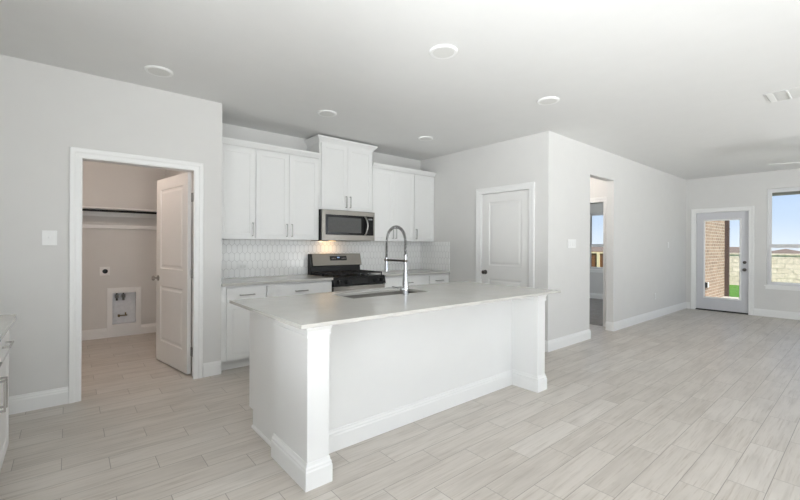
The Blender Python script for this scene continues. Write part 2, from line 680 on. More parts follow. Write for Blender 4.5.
m = MB().box((XW - 0.1, SOUTH - 0.15, -0.12), (6.755, YN + 0.1, 0)).box((6.755, SOUTH - 0.15, -0.12), (XF + 0.15, YR + 0.1, 0))
structure(m.build('floor', M['floor']), 'pale grey wood-look plank tile floor through kitchen and living room', 'floor')
m = MB().box((6.755, YR + 0.11, -0.10), (XF, 6.6, 0.006))
structure(m.build('floor_bedroom', M['carpet']), 'grey carpet floor seen through the doorless opening', 'floor')
m = MB().box((XW - 0.1, SOUTH - 0.15, H), (XF + 0.15, YN + 0.1, H + 0.12))
structure(m.build('ceiling', M['ceiling']), 'flat light grey painted ceiling', 'ceiling')

DX0, DX1 = 0.089, 0.937       # laundry door opening
m = MB().holed((XW, RX), (0, H), [(DX0 - 0.018, DX1 + 0.018, -1, 2.043)], 0, 0.115, mp_y(YL, 1))
structure(m.build('wall_left', M['paint']), 'light grey wall with the laundry doorway', 'wall')
m = MB().box((RX - 0.07, YL + 0.115, 0), (RX, YN, H))
structure(m.build('wall_laundry_right', M['paint']), 'narrow wall between laundry and kitchen cabinets', 'wall')
BX = (0.476, 0.761, 0.172, 0.621)
m = MB().holed((XW, RX), (0, H), [BX], 0, 0.12, mp_y(YN, 1))
structure(m.build('wall_laundry_back', M['paint']), 'back wall of the laundry room behind the open door', 'wall')
m = MB().holed((SOUTH - 0.15, YN + 0.12), (0, H), [(ADDED_WEST_WINDOW[0], ADDED_WEST_WINDOW[1], 0.45, 2.45), (ADDED_WEST_WINDOW2[0], ADDED_WEST_WINDOW2[1], 0.45, 1.95)], 0, 0.10, mp_x(XW, -1))
structure(m.build('wall_west', M['paint']), 'wall behind the cabinet at the left edge', 'wall')
m = MB().box((RX, YB, 0), (XP + 0.11, YB + 0.1, H))
structure(m.build('wall_back', M['paint']), 'kitchen back wall showing above the wall cabinets', 'wall')
PY0, PY1 = 2.876, 3.650
m = MB().holed((YR + 0.11, YB), (0, H), [(PY0 - 0.018, PY1 + 0.018, -1, 2.068)], 0, 0.11, mp_x(XP, 1))
structure(m.build('wall_pantry', M['paint']), 'grey shaded wall holding the closed pantry door', 'wall')
OX0, OX1, OZ = 5.690, 6.490, 2.335
m = MB().holed((XP, XF), (0, H), [(OX0, OX1, -1, OZ)], 0, 0.11, mp_y(YR, 1))
structure(m.build('wall_right', M['paint']), 'long light grey wall with a doorless opening', 'wall')
GY0, GY1, GZ = 1.590, 2.432, 2.026     # patio door
WY0, WY1, WZ0, WZ1 = 0.40, 1.330, 0.60, 2.412
BY0, BY1, BZ0, BZ1 = 3.76, 4.71, 0.735, 2.16
m = MB().holed((SOUTH, 6.7), (0, H), [(GY0 - 0.02, GY1 + 0.02, -1, GZ + 0.02), (WY0, WY1, WZ0, WZ1), (BY0, BY1, BZ0, BZ1)], 0, 0.15, mp_x(XF, 1))
structure(m.build('wall_far', M['paint']), 'far end wall with the patio door and window', 'wall')
m = MB().holed((XW, XF), (0, H), [(a, b, 0.45, 2.45) for a, b in ADDED_SOUTH_WINDOWS], 0, 0.15, mp_y(SOUTH, -1))
structure(m.build('wall_south', M['paint']), 'light grey window wall across the room from the kitchen', 'wall')
# little lobby and bedroom behind the opening
BD0, BD1 = 2.872, 3.68
m = MB().holed((YR + 0.11, 4.1), (0, H), [(BD0, BD1, -1, 2.040)], 0, 0.11, mp_x(6.75, 1))
structure(m.build('wall_lobby_right', M['paint']), 'lobby wall with the bedroom doorway inside the opening', 'wall')
m = MB().box((5.30, YR + 0.11, 0), (5.40, 4.0, H))
structure(m.build('wall_lobby_left', M['paint']), 'near side wall of the lobby inside the opening', 'wall')
m = MB().box((5.30, 4.0, 0), (6.75, 4.1, H))
structure(m.build('wall_lobby_back', M['paint']), 'back wall of the lobby inside the opening', 'wall')
ADDED_BED_WINDOW = (7.4, 9.4)  # invented window, lets the added light into the bedroom
m = MB().holed((6.86, XF), (0, H), [(ADDED_BED_WINDOW[0], ADDED_BED_WINDOW[1], 0.6, 2.3)], 0, 0.10, mp_y(6.5, 1))
structure(m.build('wall_bedroom_left', M['paint']), 'bedroom side wall beyond the lobby doorway', 'wall')
m = MB().box((6.76, 4.1, 0), (6.86, 6.5, H))
structure(m.build('wall_bedroom_near', M['paint']), 'bedroom wall beside the lobby doorway', 'wall')

# baseboards
BASE = [(0, 0), (0.0155, 0), (0.0155, 0.098), (0.012, 0.106), (0.012, 0.116), (0.008, 0.124), (0.006, 0.136), (0, 0.136)]


def baseboard(name, path, label, side=1):
    structure(MB().sweep(path, BASE, mp_z, side).build(name, M['trim']), label, 'baseboard')


baseboard('baseboard_left', [(XW, YL), (DX0 - 0.084, YL)], 'white baseboard left of the laundry door', -1)
baseboard('baseboard_corner', [(DX1 + 0.088, YL), (RX - 0.001, YL)], 'short white baseboard between laundry door and base cabinets', -1)
baseboard('baseboard_laundry', [(XW, YN), (RX - 0.07, YN)], 'white baseboard along the laundry back wall', -1)
baseboard('baseboard_pantry', [(XP, PY0 - 0.088), (XP, YR), (OX0, YR), (OX0, YR + 0.11)], 'white baseboard round the pantry wall corner', -1)
baseboard('baseboard_kitchen', [(XP, 4.27), (XP, PY1 + 0.085)], 'white baseboard between base cabinets and pantry door', -1)
baseboard('baseboard_right', [(OX1, YR + 0.11), (OX1, YR), (XF, YR), (XF, GY1 + 0.10)], 'white baseboard along the long right wall', -1)
baseboard('baseboard_far', [(XF, GY0 - 0.085), (XF, SOUTH)], 'white baseboard under the far window', -1)
baseboard('baseboard_bedroom', [(XF, 6.5), (XF, YR + 0.11)], 'white baseboard under the bedroom window', -1)
baseboard('baseboard_lobby', [(6.75, BD0 - 0.08), (6.75, YR + 0.11)], 'short white baseboard inside the lobby', -1)

# casings (profile: offset outward from the opening, height off the wall)
CAS = [(0, 0), (0, 0.010), (0.012, 0.015), (0.040, 0.015), (0.052, 0.020), (0.078, 0.022), (0.083, 0.018), (0.083, 0)]


def casing(name, u0, u1, z, mp, label, jamb=None, setback=0.0):
    mb = MB().sweep([(u0, 0), (u0, z), (u1, z), (u1, 0)], CAS, mp, 1)
    if jamb:
        t0, t1, jt = jamb
        for a, b in ((u0, u0 - jt), (u1 + setback, u1 + jt)):
            lo, hi = sorted((a, b))
            p = [mp(lo, 0, t0), mp(hi, z + jt, t1)]
            mb.box(p[0], p[1])
        mb.box(mp(u0, z, t0), mp(u1, z + jt, t1))
    return structure(mb.build(name, M['trim']), label, 'door casing')


casing('trim_1', DX0, DX1, 2.026, mp_y(YL, -1), 'white casing round the laundry doorway', (0, -0.115, 0.017), 0.015)
casing('trim_2', PY0, PY1, 2.050, mp_x(XP, -1), 'white casing round the pantry door', (0, -0.11, 0.017))
casing('trim_3', GY0, GY1, GZ, mp_x(XF, -1), 'white casing round the patio door', (0, -0.15, 0.019))
casing('trim_4', BD0, BD1, 2.040, mp_x(6.75, -1), 'white casing round the bedroom doorway', (0, -0.11, 0.0005))


# interior doors -------------------------------------------------------------
def knob(parent, at, d, mat, r=0.027):
    at, d = Vector(at), Vector(d)
    mb = MB().lathe(at, d, [(0.031, 0), (0.031, 0.006), (0.028, 0.009), (0.011, 0.011), (0.010, 0.030), (0.017, 0.036), (r, 0.046), (r, 0.056), (0.019, 0.064), (0.0, 0.066)])
    return mb.build('door_knob', mat, parent)


DPROF = [(0.010, -0.008), (0.026, -0.008), (0.046, -0.002)]


def leaf_panels(w, h):
    st = 0.118
    return [(st, w - st, 0.225, 0.835), (st, w - st, 1.025, h - 0.118)]


# pantry door (closed), hinges on the side nearer the room corner
d1 = thing('door_1', (XP + 0.02, (PY0 + PY1) / 2, 0), 'closed white two-panel pantry door with a dark knob', 'door', kind='structure')
mpd = lambda u, v, t: Vector((XP + 0.055 - t, PY1 - 0.003 - u, 0.012 + v))
w1, h1 = PY1 - PY0 - 0.006, 2.034
leaf = MB().panelled(0, w1, 0, h1, 0.035, leaf_panels(w1, h1), DPROF, mpd).build('door_leaf', M['door'], d1)
knob(leaf, mpd(0.062, 0.925, 0.035), (-1, 0, 0), M['bronze'])
for z in (0.25, 1.05, 1.82):
    MB().cyl(mpd(w1 + 0.004, z - 0.045, 0.040), mpd(w1 + 0.004, z + 0.045, 0.040), 0.0065, 10).build('hinge', M['nickel'], d1)

# laundry door, swung into the laundry
ang = math.atan2(0.835, -0.145)
hx, hy = 0.946, 4.394
ux, uy = math.cos(ang), math.sin(ang)
nx, ny = -uy, ux              # faces the doorway (-x side)
d2 = thing('door_2', (hx, hy, 0), 'white two-panel laundry door standing open', 'door', kind='structure')
w2, h2 = 0.842, 2.012
mpd = lambda u, v, t: Vector((hx + ux * u + nx * t, hy + uy * u + ny * t, 0.018 + v))
leaf = MB().panelled(0, w2, 0, h2, 0.035, leaf_panels(w2, h2), DPROF, mpd).build('door_leaf', M['door'], d2)
knob(leaf, mpd(w2 - 0.062, 0.915, 0.035), (nx, ny, 0), M['nickel'])
knob(leaf, mpd(w2 - 0.062, 0.915, 0.0), (-nx, -ny, 0), M['nickel'])
for z in (0.24, 1.02, 1.78):
    mb = MB().cyl((hx + 0.001, hy - 0.008, z - 0.045), (hx + 0.001, hy - 0.008, z + 0.045), 0.006, 10)
    mb.box((DX1 + 0.0145, hy - 0.060, z - 0.045), (DX1 + 0.0125, hy - 0.008, z + 0.045))
    mb.build('hinge', M['nickel'], d2)

# patio door
d3 = thing('door_3', (XF + 0.05, (GY0 + GY1) / 2, 0), 'grey full-glass patio door in the far wall', 'door', kind='structure')
GL = (1.713, 2.300, 0.268, 1.866)
mpg = lambda u, v, t: Vector((XF + 0.075 - t, u, v))
leaf = MB().holed((GY0 + 0.003, GY1 - 0.003), (0.025, GZ - 0.004), [GL], 0, 0.045, mpg).build('door_leaf', M['greydoor'], d3)
LP = [(0, 0), (0.0, 0.009), (0.010, 0.013), (0.024, 0.009), (0.030, 0)]
fr = MB()
ring = [(GL[0], GL[2]), (GL[1], GL[2]), (GL[1], GL[3]), (GL[0], GL[3])]
rs = []
for (u, v), (su, sv) in zip(ring, ((1, 1), (-1, 1), (-1, -1), (1, -1))):
    rs.append([mpg(u + su * (d - 0.012), v + sv * (d - 0.012), 0.045 + h) for d, h in LP])
fr.rings(rs, False, False, True)
fr.build('glass_frame', M['plastic'], leaf)
MB().box(mpg(GL[0], GL[2], 0.018), mpg(GL[1], GL[3], 0.026)).build('pane', M['pane'], leaf)
for z, r in ((1.012, 0.029), (0.868, 0.031)):
    at = mpg(GY0 + 0.062, z, 0.045)
    if z > 1:
        MB().lathe(at, (-1, 0, 0), [(r, 0), (r, 0.006), (r - 0.006, 0.012), (0.008, 0.013), (0.008, 0.03), (0.0, 0.031)]).build('deadbolt', M['bronze'], leaf)
    else:
        knob(leaf, at, (-1, 0, 0), M['bronze'])
    MB().box((XF + 0.012, GY0 - 0.001, z - 0.035), (XF + 0.029, GY0 + 0.0015, z + 0.035)).build('strike_plate', M['bronze'], d3)
MB().box((XF - 0.012, GY0, 0.0), (XF + 0.15, GY1, 0.022)).build('threshold', M['rubber'], d3)

# windows --------------------------------------------------------------------


def window(name, mp, u0, u1, v0, v1, rail, label, sill_mp=None):
    """single-hung: mp depth grows to the outside from the wall face"""
    o = thing(name, mp((u0 + u1) / 2, v0, 0.08), label, 'window', kind='structure')
    t = 0.032
    MB().holed((u0, u1), (v0, v1), [(u0 + t, u1 - t, v0 + t, rail - 0.035), (u0 + t, u1 - t, rail + 0.035, v1 - t)], 0.055, 0.125, mp).build('window_frame', M['vinyl'], o, 0.003)
    s = 0.028
    MB().holed((u0 + t - 0.01, u1 - t + 0.01), (v0 + t - 0.01, rail + 0.02), [(u0 + t + s, u1 - t - s, v0 + t + s, rail - 0.035)], 0.045, 0.085, mp).build('sash', M['vinyl'], o, 0.003)
    MB().holed((u0 + t - 0.01, u1 - t + 0.01), (rail - 0.02, v1 - t + 0.01), [(u0 + t + s, u1 - t - s, rail + 0.036, v1 - t - 0.035)], 0.088, 0.118, mp).build('sash', M['vinyl'], o, 0.003)
    MB().box(mp(u0 + t, v0 + t, 0.088), mp(u1 - t, rail - 0.01, 0.092)).build('pane', M['pane'], o)
    MB().box(mp(u0 + t, rail + 0.01, 0.098), mp(u1 - t, v1 - t, 0.102)).build('pane', M['pane'], o)
    mb = MB().box(mp(u0 - 0.03, v0 - 0.022, -0.03), mp(u1 + 0.03, v0, 0.0)).box(mp(u0, v0 - 0.0, 0.0), mp(u1, v0 + 0.004, 0.06))
    mb.box(mp(u0 - 0.012, v0 - 0.075, -0.014), mp(u1 + 0.012, v0 - 0.022, 0.0))
    mb.build('window_sill', M['trim'], o)
    return o


mp_far = lambda u, v, t: Vector((XF + t, u, v))
window('window_1', mp_far, WY0, WY1, WZ0, WZ1, 1.335, 'white single-hung window right of the patio door')
window('window_2', mp_far, BY0, BY1, BZ0, BZ1, 1.335, 'bedroom window glimpsed through the lobby doorway')
mp_so = lambda u, v, t: Vector((u, SOUTH - t, v))
for i, (a, b) in enumerate(ADDED_SOUTH_WINDOWS):  # unseen windows, invented to light the room
    window('window_%d' % (3 + i), mp_so, a, b, 0.45, 2.45, 1.40, ('first', 'second', 'third')[i] + ' window of the wall across from the kitchen')

mp_we = lambda u, v, t: Vector((XW - t * 0.75, u, v))
window('window_6', mp_we, ADDED_WEST_WINDOW[0], ADDED_WEST_WINDOW[1], 0.45, 2.45, 1.40, 'window of the wall behind the left edge cabinet')
window('window_8', mp_we, ADDED_WEST_WINDOW2[0], ADDED_WEST_WINDOW2[1], 0.45, 1.95, 1.20, 'window next to the left edge cabinet')

mp_be = lambda u, v, t: Vector((u, 6.5 + t * 0.75, v))
window('window_7', mp_be, ADDED_BED_WINDOW[0], ADDED_BED_WINDOW[1], 0.6, 2.3, 1.40, 'side window of the bedroom beyond the lobby')

# backsplash
mb = MB().box((RX + 0.001, YB - 0.009, 0.914), (XP - 0.0095, YB, 1.372))
structure(mb.build('wall_tile_back', M['picket_x']), 'white picket tile backsplash behind the range', 'backsplash')
mb = MB().box((XP - 0.009, 4.262, 0.914), (XP, YB, 1.372))
structure(mb.build('wall_tile_side', M['picket_y']), 'white picket tile backsplash on the pantry wall', 'backsplash')

# ------------------------------------------------------------------ cabinets
SHK = [(0.007, -0.005)]


def pull(parent, mp, u, v, vertical, L=0.155):
    """square bar pull centred at (u,v) on the front (depth 0 = front face)"""
    a = L / 2
    r = 0.005
    mb = MB()
    if vertical:
        mb.box(mp(u - r, v - a, 0.026), mp(u + r, v + a, 0.035))
        for q in (-1, 1):
            c = v + q * (a - r)
            mb.box(mp(u - r, c - r, 0), mp(u + r, c + r, 0.027))
    else:
        mb.box(mp(u - a, v - r, 0.026), mp(u + a, v + r, 0.035))
        for q in (-1, 1):
            c = u + q * (a - r)
            mb.box(mp(c - r, v - r, 0), mp(c + r, v + r, 0.027))
    return mb.build('handle', M['nickel'], parent, 0.0015)


TH = 0.019


def front(root, name, mp, u0, u1, v0, v1, handle=None, rail=0.058):
    """shaker front; mp depth 0 is the cabinet box face, the front stands TH proud; handle: (u,v,vertical)"""
    mb = MB()
    r = min(rail, (v1 - v0) * 0.30)
    if v1 - v0 > 0.22:
        mb.panelled(u0, u1, v0, v1, TH, [(u0 + rail, u1 - rail, v0 + rail, v1 - rail)], SHK, mp, False)
    else:
        mb.panelled(u0, u1, v0, v1, TH, [], SHK, mp, False)
    d = mb.build(name, M['cab'], root, 0.0015)
    if handle:
        pull(d, lambda a, b, t: mp(a, b, t + TH), handle[0], handle[1], handle[2])
    return d


def plan(mp, u0, u1, depth):
    """world centre of a cabinet footprint"""
    return mp((u0 + u1) / 2, 0, -depth / 2)


def base_unit(name, mp, u0, u1, ztop, depth, drawers, doors, label, toe=0.105, filler=(0, 0), group=None):
    """drawers: list of (u0,u1); doors: list of (u0,u1,side of the handle)"""
    c = plan(mp, u0, u1, depth)
    root = thing(name, (c.x, c.y, 0), label, 'base cabinet', group)
    mb = MB().box(mp(u0, toe, 0), mp(u1, ztop, -depth))
    mb.build('cabinet_body', M['cab'], root)
    MB().box(mp(u0, 0, -0.075), mp(u1, toe, -depth)).build('toe_kick', M['cab'], root)
    zd = ztop - 0.175
    for a, b in drawers:
        front(root, 'drawer', mp, a, b, zd, ztop - 0.025, ((a + b) / 2, (zd + ztop - 0.025) / 2, False))
    for a, b, sd in doors:
        hu = a + 0.032 if sd < 0 else b - 0.032
        front(root, 'door', mp, a, b, toe + 0.012, zd - 0.012, (hu, zd - 0.012 - 0.11, True))
    return root


mpk = mp_y(4.281, -1)
CT = 0.884
base_unit('base_cabinet', mpk, RX + 0.001, 1.664, CT, YB - 4.281 - 0.002, [(1.250, 1.657)], [(1.250, 1.657, 1)], 'narrow white base cabinet beside the laundry wall')
base_unit('base_cabinet', mpk, 1.666, 2.480, CT, YB - 4.281 - 0.002, [(1.671, 2.474)], [(1.671, 2.071, 1), (2.075, 2.474, -1)], 'wide white base cabinet left of the range')
base_unit('base_cabinet', mpk, 3.290, 4.126, CT, YB - 4.281 - 0.002, [(3.296, 4.120)], [(3.296, 3.706, 1), (3.710, 4.120, -1)], 'wide white base cabinet right of the range')
base_unit('base_cabinet', mpk, 4.128, XP - 0.001, CT, YB - 4.281 - 0.002, [(4.134, 4.535)], [(4.134, 4.535, -1)], 'narrow white base cabinet in the corner by the pantry wall')


def worktop(name, a, b, label, cat='countertop'):
    return tag(MB().box(a, b).build(name, M['quartz'], None, 0.003), label, cat)


worktop('countertop', (RX + 0.001, 4.236, CT + 0.0005), (2.482, YB - 0.0095, 0.914), 'pale quartz countertop left of the range')
worktop('countertop', (3.288, 4.236, CT + 0.0005), (XP - 0.0095, YB - 0.0095, 0.914), 'pale quartz countertop right of the range')

# buffet cabinet at the left edge, faces +x
mpw = lambda u, v, t: Vector((-0.285 + t, u, v))
base_unit('base_cabinet', mpw, 2.240, 3.290, 0.860, 0.594, [(2.246, 2.762), (2.768, 3.284)], [(2.246, 2.762, 1), (2.768, 3.284, -1)], 'white drawer and door cabinet at the left edge of the photo', toe=0.115)
worktop('countertop', (XW + 0.001, 2.235, 0.8605), (-0.235, 3.300, 0.889), 'pale countertop at the left edge of the photo')


def wall_unit(name, u0, u1, z0, z1, depth, doors, label):
    mp = mp_y(YB - depth, -1)
    c = plan(mp, u0, u1, depth)
    root = thing(name, (c.x, c.y, z0), label, 'wall cabinet')
    MB().box(mp(u0, z0, 0), mp(u1, z1, -depth + 0.001)).build('cabinet_body', M['cab'], root)
    for a, b, sd in doors:
        hu = a + 0.030 if sd < 0 else b - 0.030
        front(root, 'door', mp, a, b, z0 + 0.004, z1 - 0.012, (hu, z0 + 0.115, True))
    return root


UD = 0.318
wall_unit('wall_cabinet', RX + 0.001, 1.664, 1.373, 2.425, UD, [(1.262, 1.659, 1)], 'single-door white wall cabinet beside the laundry wall')
wall_unit('wall_cabinet', 1.666, 2.482, 1.373, 2.425, UD, [(1.671, 2.073, 1), (2.077, 2.477, -1)], 'double-door white wall cabinet left of the microwave')
tall = wall_unit('wall_cabinet', 2.484, 3.322, 1.776, 2.655, UD + 0.012, [(2.509, 2.906, 1), (2.910, 3.312, -1)], 'raised double-door white cabinet above the microwave')
wall_unit('wall_cabinet', 3.324, 4.128, 1.373, 2.425, UD, [(3.329, 3.722, 1), (3.726, 4.123, -1)], 'double-door white wall cabinet right of the microwave')
wall_unit('wall_cabinet', 4.130, XP - 0.001, 1.373, 2.425, UD, [(4.135, XP - 0.006, -1)], 'single-door white wall cabinet in the corner by the pantry wall')

CRN = [(0, 0), (0.006, 0), (0.010, 0.012), (0.018, 0.022), (0.036, 0.044), (0.044, 0.050), (0.046, 0.066), (0, 0.066)]
FY = YB - UD - TH


def crown(path, z, sc=1.0):
    return MB().sweep(path, [(d * sc, z + h * sc) for d, h in CRN], mp_z, -1)


mb = crown([(RX + 0.001, FY + 0.004), (2.483, FY + 0.004)], 2.4255, 0.95)
tag(mb.build('crown_molding', M['cab']), 'white crown molding on the wall cabinets left of the microwave', 'crown molding')
mb = crown([(3.323, FY + 0.004), (XP - 0.001, FY + 0.004)], 2.4255, 0.95)
tag(mb.build('crown_molding', M['cab']), 'white crown molding on the wall cabinets right of the microwave', 'crown molding')
mb = crown([(2.484, YB - 0.002), (2.484, FY - 0.008), (3.322, FY - 0.008), (3.322, YB - 0.002)], 2.640, 1.15)
mb.build('crown', M['cab'], tall)

# ------------------------------------------------------------------ microwave
mw = thing('microwave', (2.897, 4.74, 1.372), 'stainless over-range microwave under the raised cabinet', 'microwave')
X0, X1, Z0, Z1, YF = 2.486, 3.320, 1.372, 1.772, 4.560
MB().box((X0, YF, Z0 + 0.004), (X1, YB - 0.012, Z1)).build('body', M['black'], mw, 0.003)
mpm = mp_y(YF, -1)
DW = X1 - 0.150
MB().holed((X0 + 0.004, X1), (Z0, Z1), [(X0 + 0.055, X1 - 0.018, Z0 + 0.075, Z1 - 0.062)], 0, 0.022, mpm).build('front_frame', M['stain'], mw, 0.002)
MB().box(mpm(X0 + 0.056, Z0 + 0.076, 0.0), mpm(DW, Z1 - 0.063, 0.016)).build('door', M['glassblack'], mw)
MB().box(mpm(X0 + 0.095, Z0 + 0.105, 0.016), mpm(DW - 0.075, Z1 - 0.095, 0.0175)).build('window', M['window_mw'], mw)
cp = MB().box(mpm(DW + 0.002, Z0 + 0.076, 0.0), mpm(X1 - 0.019, Z1 - 0.063, 0.015)).build('control_panel', M['glassblack'], mw)
MB().box(mpm(DW + 0.045, Z1 - 0.112, 0.015), mpm(X1 - 0.035, Z1 - 0.090, 0.0165)).build('display', M['keys'], cp)
hp = []
for i in range(13):
    k = i / 12
    hp.append(mpm(DW - 0.018 + 0.026 * math.sin(PI * k), Z0 + 0.070 + (Z1 - Z0 - 0.127) * k, 0.014 + 0.042 * math.sin(PI * k) ** 0.6 if 0 < k < 1 else 0.014))
MB().tube(hp, 0.011, 10).build('handle', M['nickel'], mw)
MB().box((X0 + 0.03, YF + 0.03, Z0 - 0.004), (X1 - 0.03, YB - 0.05, Z0 + 0.004)).build('underside', M['iron'], mw)
lampm = NT('hood_lamp')
lampm.set(Base_Color=(1, 0.9, 0.7, 1))
lampm.b.inputs['Emission Color'].default_value = (1.0, 0.62, 0.25, 1)
lampm.b.inputs['Emission Strength'].default_value = 4.0
MB().box((2.74, 4.76, Z0 - 0.006), (2.82, 4.80, Z0 - 0.003)).build('lamp_lens', lampm.m, mw)
light('hood_lamp_light', 'AREA', (2.78, 4.78, Z0 - 0.010), (0.1, 0.45, -1), 0.42, (1.0, 0.60, 0.25), 0.09, 0.05)

# ------------------------------------------------------------------ range
rg = thing('range', (2.885, 4.57, 0), 'stainless and black freestanding gas range', 'range')
X0, X1 = 2.486, 3.284
MB().box((X0, 4.285, 0.03), (X1, 4.925, 0.885)).build('body', M['black'], rg, 0.003)
MB().box((X0, 4.26, 0.885), (X1, 4.925, 0.912)).build('cooktop', M['black'], rg, 0.004)
mpr = mp_y(4.285, -1)
MB().panelled(X0 + 0.006, X1 - 0.006, 0.225, 0.794, 0.04, [(X0 + 0.13, X1 - 0.13, 0.36, 0.62)], [(0.004, -0.004)], mpr, False).build('oven_door', M['stain'], rg, 0.003)
MB().box(mpr(X0 + 0.135, 0.365, 0.036), mpr(X1 - 0.135, 0.615, 0.0385)).build('oven_window', M['glassblack'], rg)
hb = MB().cyl(mpr(X0 + 0.05, 0.715, 0.085), mpr(X1 - 0.05, 0.715, 0.085), 0.012, 14)
for u in (X0 + 0.08, X1 - 0.08):
    hb.cyl(mpr(u, 0.715, 0.03), mpr(u, 0.715, 0.085), 0.009, 10)
hb.build('handle', M['stain'], rg)
MB().box(mpr(X0 + 0.006, 0.06, 0), mpr(X1 - 0.006, 0.215, 0.035)).build('storage_drawer', M['stain'], rg, 0.003)
cpn = [(4.285, 0.800), (4.226, 0.806), (4.252, 0.905), (4.285, 0.905)]
MB().rings([[Vector((x, y, z)) for y, z in cpn] for x in (X0, X1)], False).build('control_panel', M['black'], rg, 0.003)
nrm = Vector((0, -0.12, 0.030)).normalized()
for i, u in enumerate((X0 + 0.075, X0 + 0.185, X1 - 0.185, X1 - 0.075)):
    at = Vector((u, 4.2385, 0.853))
    MB().lathe(at, nrm, [(0.026, 0), (0.026, 0.006), (0.021, 0.009), (0.019, 0.030), (0.0, 0.032)], 20).build('knob', M['glassblack'], rg)
tp = [(4.2330, 0.820), (4.2285, 0.820), (4.2455, 0.888), (4.2500, 0.888)]
MB().rings([[Vector((x, y, z)) for y, z in tp] for x in (X0 + 0.27, X1 - 0.27)], False).build('touch_strip', M['glassblack'], rg, 0.0015)
# backguard
bgp = [(4.925, 0.912), (4.835, 0.912), (4.850, 1.02), (4.812, 1.03), (4.850, 1.190), (4.925, 1.190)]
MB().rings([[Vector((x, y, z)) for y, z in bgp] for x in (X0, X1)], False).build('backguard', M['black'], rg, 0.003)
sp = [(4.8115, 1.032), (4.8065, 1.032), (4.8440, 1.192), (4.850, 1.192)]
MB().rings([[Vector((x, y, z)) for y, z in sp] for x in (X0 + 0.022, X1)], False).build('backguard_panel', M['stain'], rg, 0.0015)
dq = lambda x, k, o: Vector((x, 4.8065 + (4.8440 - 4.8065) * k - o, 1.032 + 0.16 * k - o * 0.2))
dm = MB()
dm.add([dq(2.772, 0.42, 0.0), dq(3.040, 0.42, 0.0), dq(3.040, 0.80, 0.0), dq(2.772, 0.80, 0.0), dq(2.772, 0.42, 0.003), dq(3.040, 0.42, 0.003), dq(3.040, 0.80, 0.003), dq(2.772, 0.80, 0.003)],
       [(0, 3, 2, 1), (4, 5, 6, 7), (0, 1, 5, 4), (1, 2, 6, 5), (2, 3, 7, 6), (3, 0, 4, 7)])
dsp = dm.build('display', M['display'], rg)
clock = NT('clock_glow')
clock.set(Base_Color=(0.02, 0.03, 0.05, 1))
clock.b.inputs['Emission Color'].default_value = (0.45, 0.65, 1.0, 1)
clock.b.inputs['Emission Strength'].default_value = 0.5
a, b, k0, k1 = 2.885, 2.925, 0.62, 0.72
MB().add([dq(a, k0, 0.0035), dq(b, k0, 0.0035), dq(b, k1, 0.0035), dq(a, k1, 0.0035)], [(0, 1, 2, 3)]).build('clock_lamp', clock.m, dsp)
for i in range(3):
    for q in (2.800, 2.960):
        x = q + i * 0.024
        MB().add([dq(x, 0.54, 0.0035), dq(x + 0.012, 0.54, 0.0035), dq(x + 0.012, 0.64, 0.0035), dq(x, 0.64, 0.0035)], [(0, 1, 2, 3)]).build('button', M['keys'], dsp)
# burners and grates
for gx in (X0 + 0.21, X1 - 0.21):
    for gy in (4.42, 4.69):
        MB().lathe((gx, gy, 0.912), (0, 0, 1), [(0.055, 0), (0.052, 0.012), (0.038, 0.013), (0.036, 0.022), (0.0, 0.023)], 20).build('burner', M['iron'], rg)
for gx0, gx1 in ((X0 + 0.03, (X0 + X1) / 2 - 0.008), ((X0 + X1) / 2 + 0.008, X1 - 0.03)):
    g = MB()
    t = 0.006
    zt0, zt1 = 0.944, 0.957
    y0, y1 = 4.285, 4.825
    for y in (y0, 4.42, (y0 + y1) / 2, 4.69, y1):
        g.box((gx0, y - t, zt0), (gx1, y + t, zt1))
    for x in (gx0, (gx0 + gx1) / 2, gx1):
        g.box((x - t, y0 - t, zt0), (x + t, y1 + t, zt1))
    for x in (gx0, gx1):
        for y in (y0, (y0 + y1) / 2, y1):
            g.box((x - t, y - t, 0.912), (x + t, y + t, zt0))
    g.build('grate', M['iron'], rg, 0.0015)
for x in (X0 + 0.05, X1 - 0.05):
    for y in (4.33, 4.88):
        MB().cyl((x, y, 0), (x, y, 0.03), 0.018, 12).build('foot', M['black'], rg)

# ------------------------------------------------------------------ island
isl = thing('kitchen_island', (2.17, 2.45, 0), 'white panelled kitchen island with a corner post at each end', 'kitchen island')
IX0, IX1, IY0, IY1 = 1.025, 3.320, 2.214, 2.945
CB = 0.893                    # underside of the island top
MB().holed((IX0, IX1), (0.125, CB - 0.001), [], 0, 0.019, mp_y(IY0, 1)).build('back_panel', M['cab'], isl)
body = MB().box((IX0, IY0 + 0.019, 0.125), (1.56, IY1, CB - 0.001)).box((2.46, IY0 + 0.019, 0.125), (IX1, IY1, CB - 0.001))
body.box((1.56, IY0 + 0.019, 0.125), (2.46, IY1, 0.60)).box((1.56, IY0 + 0.019, 0.60), (2.46, IY0 + 0.06, CB - 0.001)).box((1.56, IY1 - 0.03, 0.60), (2.46, IY1, CB - 0.001))
body.build('cabinet_body', M['cab'], isl)
MB().box((IX0, IY0, 0), (IX1, IY1 - 0.075, 0.125)).build('toe_kick', M['cab'], isl)
mpi = mp_y(IY1, 1)
for a, b, sd in ((1.055, 1.52, 1), (1.526, 2.06, 1), (2.066, 2.60, -1), (2.606, 3.31, -1)):
    front(isl, 'door', mpi, a, b, 0.137, 0.870, (a + 0.03 if sd < 0 else b - 0.03, 0.76, True))
